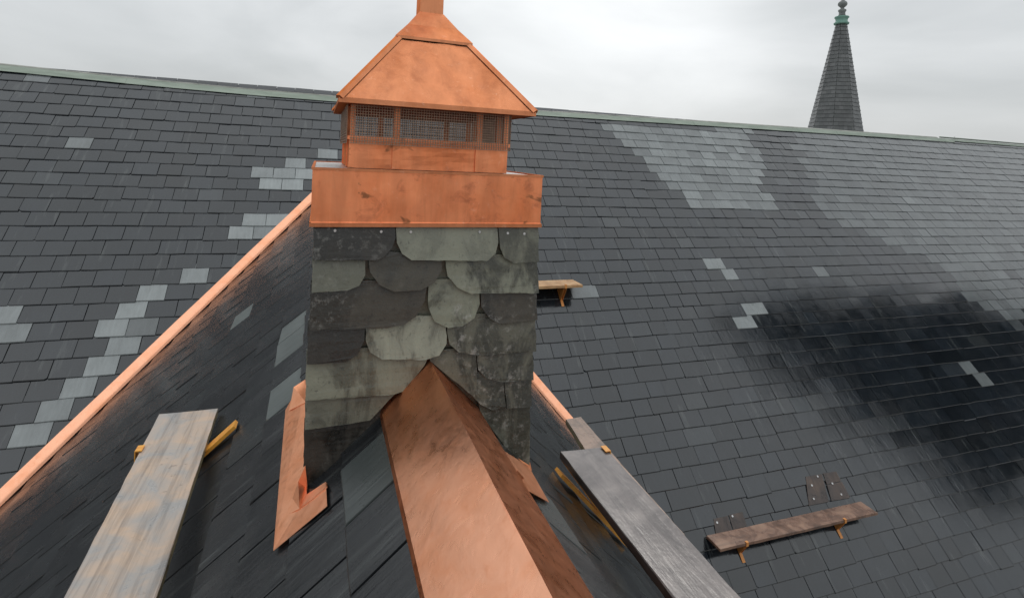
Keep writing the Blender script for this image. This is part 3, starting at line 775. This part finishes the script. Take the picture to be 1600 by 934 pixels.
# ------------------------------------------------------------------ planks and roof brackets
def plank(name, top4, thick, mats, label, loc=None, group=None):
    """top4: corners of the upper face, level or sloping; worn rounded edges"""
    t4 = [Vector(p) for p in top4]
    nr = (t4[1]-t4[0]).cross(t4[3]-t4[0]).normalized()
    if nr[2] < 0: t4 = t4[::-1]; nr = -nr
    m_ = MB(); cen = sum(t4, Vector())/4
    rn = random.Random(int(cen[0]*100))
    ring = []
    for i in range(4):
        p, q = t4[i], t4[(i+1) % 4]; k = max(2, int((q-p).length/.09))
        inw = (cen-(p+q)/2); inw = (inw-(q-p).normalized()*inw.dot((q-p).normalized())).normalized()
        for j in range(k): ring.append(p.lerp(q, j/k)+(inw*rn.uniform(0, .004) if j else Vector()))
    n = len(ring); e = .005
    inner = [p+(cen-p).normalized()*e*1.4 for p in ring]; low = [p-nr*e for p in ring]; bot = [p-nr*thick for p in ring]
    m_.add(inner, [tuple(range(n))], 0)
    o0 = len(m_.v)
    m_.add(inner+low+bot, [(n+i, n+(i+1) % n, (i+1) % n, i) for i in range(n)], 0)
    o1 = o0
    for i in range(n):
        j = (i+1) % n; m_.f.append((o1+2*n+i, o1+2*n+j, o1+n+j, o1+n+i)); m_.mi.append(1); m_.tone.append(0); m_.pale.append(0)
    m_.f.append(tuple(o1+2*n+i for i in range(n-1, -1, -1))); m_.mi.append(1); m_.tone.append(0); m_.pale.append(0)
    o = m_.build(name, mats)
    bm = bmesh.new(); bm.from_mesh(o.data); bmesh.ops.remove_doubles(bm, verts=bm.verts, dist=1e-6); bm.to_mesh(o.data); bm.free()
    return tag(o, label, 'plank', group)
# left plank: level, along Y
ZP = -1.74
a, b2 = on_z(249, 646, ZP), on_z(341, 637, ZP); yy = (a[1]+b2[1])/2
xl = (on_z(249, 646, ZP)[0]*.5+on_z(97, 934, ZP)[0]*.5); xr_ = (on_z(341, 637, ZP)[0]*.5+on_z(244, 934, ZP)[0]*.5)
xl0, xr0 = on_z(97, 934, ZP)[0], on_z(244, 934, ZP)[0]; y0 = on_z(170, 934, ZP)[1]
def ext(pa, pb, y): k = (y-pa[1])/(pb[1]-pa[1]); return pa.lerp(pb, k)
lA, lB = on_z(97, 934, ZP), on_z(249, 646, ZP); rA, rB = on_z(244, 934, ZP), on_z(341, 637, ZP)
plank('wooden_plank', [ext(lA, lB, .6), ext(rA, rB, .6), rB, lB], .042, [WOOD_L, WOOD_EDGE_L], 'weathered tan and grey plank on the left slope of the cross roof')
PL_Z, PL_X, PL_Y = ZP, (lB, rB), rB[1]
# right plank
ZQ = -1.72
lA, lB = on_z(1053, 934, ZQ), on_z(875, 704, ZQ); rA, rB = on_z(1161, 934, ZQ), on_z(944, 697, ZQ)
plank('wooden_plank', [ext(lA, lB, .6), ext(rA, rB, .6), rB, lB], .045, [WOOD_R, WOOD_EDGE], 'wet grey plank on the right slope of the cross roof, nearest the camera')
RQ = (lB, rB)
# brown plank below and behind it
ZS = ZQ-.17
lA, lB = on_z(911, 698, ZS), on_z(884, 654, ZS); rA, rB = on_z(1037, 797, ZS), on_z(907, 650, ZS)
plank('wooden_plank', [ext(lA, lB, rA[1]-.2), ext(rA, rB, rA[1]-.2), rB, lB], .04, [WOOD_B, WOOD_EDGE_L], 'brown plank end showing beyond the wet grey plank on the right slope')

def bracket(name, plane_pt, across, up, nrm, front_back, plank_pts, mat_, label, wd=.045, loc=None, st=.006):
    """roof jack: strap nailed up the slope, arm under the plank, hook over its front edge"""
    t = thing(name, plane_pt, label, 'bracket', 'roof brackets holding the planks')
    s0, s1 = front_back
    m_ = MB(); m_.box(plane_pt+up*(s0+s1)/2+nrm*st, (wd, abs(s1-s0), st), 0, (across, up, nrm)); m_.build('strap', mat_, t)
    pb, pf, zb = plank_pts                                       # plank back point, front point (undersides)
    m_ = MB()
    for k in (-1, 1):
        o_ = across*(wd/2-.003)*k
        a_, b_, c_ = plane_pt+up*(s0+.10)+nrm*.009+o_, pf+o_, pb+o_
        e = across*.0025
        m_.prism([a_-e, b_-e, c_-e], [a_+e, b_+e, c_+e])
    m_.build('arm', mat_, t)
    dr = (pf-pb).normalized(); m_ = MB()
    m_.box(pf+dr*.004+Vector((0, 0, zb/2)), (wd*.8, .005, zb+.012), 0, (across, dr, across.cross(dr).normalized()))
    m_.box(pf-dr*.012+Vector((0, 0, zb+.008)), (wd*.8, .034, .005), 0, (across, dr, across.cross(dr).normalized()))
    m_.build('hook', mat_, t)
    return t
X3 = Vector((1, 0, 0)); Y3 = Vector((0, 1, 0))
UPM = Vector((0, math.cos(TH), math.sin(TH))); NM = Vector((0, -math.sin(TH), math.cos(TH)))
def main_plank(back_l, back_r, front_l, mats, thick, h, label, br, brmat, brlabels):
    bl = main_hit(*back_l, h); z = bl[2]; brp = on_z(*back_r, z); fl_ = on_z(*front_l, z)
    depth = bl[1]-fl_[1]; brp[1] = bl[1]
    plank('wooden_plank', [Vector((bl[0], bl[1]-depth, z)), Vector((brp[0], bl[1]-depth, z)), Vector((brp[0], bl[1], z)), Vector((bl[0], bl[1], z))], thick, mats, label)
    for (px, py), lb in zip(br, brlabels):
        p = on_z(px, py, z); x = p[0]
        pf = Vector((x, bl[1]-depth, z-thick)); pb = Vector((x, bl[1]-.02, z-thick))
        v_ = (z-.0)/math.sin(TH)-depth*.95/math.cos(TH)*.75
        base = M3(x, v_, .022)
        bracket('roof_bracket', base, X3, UPM, NM, (-.15, .17), (pb, pf, thick), brmat, lb)
    return bl, z, depth
bl, z, dep = main_plank((1104, 836), (1341, 780), (1124, 858), [WOOD_S, WOOD_S], .035, .06, 'short red-brown plank on two brackets low on the main roof', [(1168, 848), (1317, 809)], ORANGE, ['orange bracket under the left end of the short red-brown plank', 'orange bracket under the right end of the short red-brown plank'])
main_plank((790, 440), (897, 437.5), (790, 449), [WOOD_Y, WOOD_Y], .045, .06, 'honey-coloured plank on the main roof just right of the chimney', [(885, 446)], ORANGE, ['orange bracket under the honey-coloured plank beside the chimney'])
# brackets of the cross-roof planks
for side, zz, pts_, yat, lb, mt in ((-1, ZP, PL_X, None, 'yellow bracket at the far end of the tan plank', YELLOW), (1, ZQ, RQ, None, 'yellow bracket under the wet grey plank', YELLOW)):
    ph = PHL if side < 0 else PHR
    up = Vector((-side*math.cos(ph), 0, math.sin(ph))); nr = Vector((side*math.sin(ph), 0, math.cos(ph)))
    up_px, lo_px = ((380, 654), (318, 712)) if side < 0 else ((846, 707), (926, 786))
    pu, pl = dorm_hit(side, *up_px, .03), dorm_hit(side, *lo_px, .03); y = (pu[1]+pl[1])/2
    if side < 0: y = pu[1]-.04
    y = min(y, max(pts_[0][1], pts_[1][1])-.06)
    xin = pts_[1][0] if side < 0 else pts_[0][0]; xout = pts_[0][0] if side < 0 else pts_[1][0]
    vu, vl_ = -abs(pu[0]-XR)/math.cos(ph), -abs(pl[0]-XR)/math.cos(ph)
    vv = (vu+vl_)/2
    base = D3(side, y, vv, .03)
    pf = Vector((xout, y, zz-.045)); pb = Vector((xin, y, zz-.045))
    bracket('roof_bracket', base, Y3, up, nr, (vl_-vv-.05, vu-vv), (pb, pf, .045), mt, lb, .08, None, .02)

# bare patches with nails beside the short plank
def patch(px_poly, nails, label, h=.030):
    P = [main_uv(*p) for q_ in px_poly for p in q_]; cen = M3(sum(p[0] for p in P)/len(P), sum(p[1] for p in P)/len(P), h)
    t = thing('nailed_patch', cen, label, 'roof patch', 'brown patches by the short plank')
    for k_, q_ in enumerate(px_poly):
        P = [main_uv(*p) for p in q_]; P = P if area(P) > 0 and sum((p[0]-q[0])*(p[1]+q[1]) for p, q in zip(P, P[1:]+P[:1])) < 0 else P[::-1]
        P = P[::-1] if sum((q[0]-p[0])*(p[1]+q[1]) for p, q in zip(P, P[1:]+P[:1])) > 0 else P
        m_ = MB(); m_.prism([M3(*p, h-.008+.002*k_) for p in P], [M3(*p, h+.002*k_) for p in P]); m_.build('sheet', BARE, t)
    for q in nails:
        c0 = main_hit(*q, h); m_ = MB(); m_.tube(c0-NM*.002, c0+NM*.010, .014, n=8); m_.build('nail_head', NAIL, t)
patch([[(1257, 745), (1282, 741), (1293, 784), (1262, 790)], [(1284, 740), (1304, 737), (1312, 752), (1290, 757)], [(1290, 758), (1313, 753), (1326, 778), (1297, 783)]], [(1277, 744), (1268, 758), (1300, 755), (1314, 772), (1271, 779)], 'dark brown nailed patch above the right end of the short plank')
patch([[(1117, 835), (1113, 811), (1135, 806), (1142, 828)], [(1137, 805), (1158, 800), (1165, 822), (1144, 828)]], [(1120, 816), (1144, 806)], 'dark brown nailed patch above the left end of the short plank')

# ------------------------------------------------------------------ spire beyond the ridge
YS = 34.0
sc_ = on_y(1304, 205, YS); ztop = on_y(1317, 38, YS)[2]; rb = (on_y(1347, 203, YS)[0]-on_y(1262, 195, YS)[0])/2
rt = (on_y(1325, 42, YS)[0]-on_y(1307, 42, YS)[0])/2*.92
cxs = Vector((sc_[0], YS+rb, 0))
k_ = (YS+rb)/YS
ob = math.cos(math.atan2(sc_[0], YS))*1.03; rb *= k_*ob; rt *= k_*ob; zb_ = sc_[2]*k_; ztop *= k_
cxs[0] = sc_[0]*k_
spire = thing('spire', (cxs[0], cxs[1], -15), 'tall pointed slate spire with a green copper finial rising beyond the ridge', 'spire')
m_ = MB(); n = 34; slope = (rb-rt)/(ztop-zb_); zlow = zb_-6
hh = (ztop-zlow)/(n+10); ncs = n+10
rn = random.Random(2)
for i in range(ncs):
    z0 = zlow+hh*i; z1 = z0+hh*1.02; r0 = rt+(ztop-z0)*slope; r1 = rt+(ztop-z1)*slope
    for kf in range(8):
        a0, a1 = 2*math.pi*(kf-.5)/8+.25, 2*math.pi*(kf+.5)/8+.25
        nn = max(2, int(r0*.77/.33)); off = .5 if i % 2 else 0
        cuts = [0]+[min(1, (q+1-off*(.999))/nn) for q in range(nn)]+([1] if off else [])
        pa, pb = Vector((math.cos(a0), math.sin(a0), 0)), Vector((math.cos(a1), math.sin(a1), 0)); nr = (pa+pb).normalized()
        for ca, cb in zip(cuts, cuts[1:]):
            if cb-ca < .02: continue
            e = .004/r0; q0, q1 = pa.lerp(pb, ca+e), pa.lerp(pb, cb-e); l = .035+rn.uniform(0, .012)
            m_.add([cxs+q0*r0+nr*l+Z3*z0, cxs+q1*r0+nr*l+Z3*z0, cxs+q1*r1+Z3*z1, cxs+q0*r1+Z3*z1, cxs+q0*r0+Z3*z0, cxs+q1*r0+Z3*z0], [(0, 1, 2, 3), (4, 5, 1, 0)], 0, rn.random(), rn.choice((0, 0, .1)))
tag(m_.build('spire_slates', SLATE_SPIRE, spire, attrs=True), None, kind='stuff')
m_ = MB(); m_.lathe(cxs, [((rt+(ztop-zlow)*slope)*.985, zlow), (rt*.97, ztop)], 8, 0, .25-math.pi/8+math.pi/8+math.pi/8); m_.build('spire_core', DECK, spire)
m_ = MB(); m_.lathe(cxs, [(rt+(ztop-zlow)*slope-.3, -15), (rt+(ztop-zlow)*slope-.3, zlow)], 8, 0, .25+math.pi/8); m_.build('tower_wall', STONE, spire)
u_ = (on_y(1317, 0, YS)[2]-on_y(1317, 40, YS)[2])*k_/40         # metres to a pixel at the spire
def fp(prof): return [(a_*u_, ztop+b_*u_) for a_, b_ in prof]
m_ = MB(); m_.lathe(cxs, fp([(10.5, -1), (11, 1), (9, 2.5), (8.3, 5), (9, 8), (10.5, 9.5), (10, 11), (6, 11.5)]), 20); m_.build('finial_collar', FINIAL, spire, smooth=True)
m_ = MB(); m_.lathe(cxs, fp([(6, 11), (4.6, 15), (4.6, 18), (6, 20.5), (5.6, 22), (3, 23.5), (2.4, 25), (4, 26.5), (6.4, 29), (6.8, 31.5), (5.8, 34), (3.4, 36), (2, 38), (1.5, 44), (.8, 56), (.3, 60)]), 20); m_.build('finial_ball', FINIAL_G, spire, smooth=True)

# ------------------------------------------------------------------ bare treetops behind the ridge
def twig_tree(px, py, y, label, seed):
    top = on_y(px, py, y); rn = random.Random(seed)
    t = thing('bare_tree', (top[0], y, -15), label, 'tree', 'bare treetops beyond the ridge')
    m_ = MB(); base = Vector((top[0]+.3, y, -15)); zc = top[2]-2.6; m_.tube(base, Vector((top[0], y, zc)), .28, .10, 8); m_.build('trunk', BARK, t)
    m_ = MB()
    def grow(p, d, l, r_, dep):
        q = p+d*l; m_.tube(p, q, r_, r_*.6, 5, False)
        if dep:
            for _ in range(3):
                dd = (d+Vector((rn.uniform(-.6, .6), rn.uniform(-.6, .6), rn.uniform(-.1, .5)))).normalized(); grow(p.lerp(q, rn.uniform(.55, 1)), dd, l*rn.uniform(.55, .75), r_*.6, dep-1)
    for i in range(6): grow(Vector((top[0], y, zc-.1)), Vector((rn.uniform(-.7, .7), rn.uniform(-.5, .5), 1)).normalized(), rn.uniform(.8, 1.25), .05, 3)
    m_.build('crown', BARK, t)
twig_tree(1494, 210, 44, 'bare twigs of the taller treetop poking above the ridge right of the spire', 4)
twig_tree(1409, 205, 46, 'bare twig tip just above the ridge, nearer the spire', 9)

# ------------------------------------------------------------------ tall conifer to the right of the church, mirrored in the wet slates
rn = random.Random(8)
tx, ty, tz0, tz1 = 22.0, 3.5, -15, 15.0
tree = thing('conifer_tree', (tx, ty, tz0), 'tall dark conifer beyond the right edge, mirrored as the dark patch on the wet slates', 'tree')
m_ = MB(); m_.tube((tx, ty, tz0), (tx, ty, tz1-1), .45, .05, 10); m_.build('trunk', BARK, tree)
m_ = MB()
for i in range(14000):
    f = rn.random()**.7; z = tz1-f*13.6; R_ = .2+3.0*f**.75
    a_ = rn.uniform(0, 6.283); r_ = R_*(rn.uniform(.5, 1)**.5)*(1+.12*math.sin(a_*5+z*2))
    p = Vector((tx+r_*math.cos(a_), ty+r_*math.sin(a_), z-r_*.15)); s_ = rn.uniform(.18, .42)
    d1 = Vector((math.cos(a_), math.sin(a_), -.35)).normalized(); d2 = Vector((-math.sin(a_), math.cos(a_), rn.uniform(-.5, .5))).normalized()
    m_.add([p-d1*s_, p+d2*s_*.5, p+d1*s_, p-d2*s_*.5], [(0, 1, 2, 3)])
m_.build('crown', NEEDLE, tree)
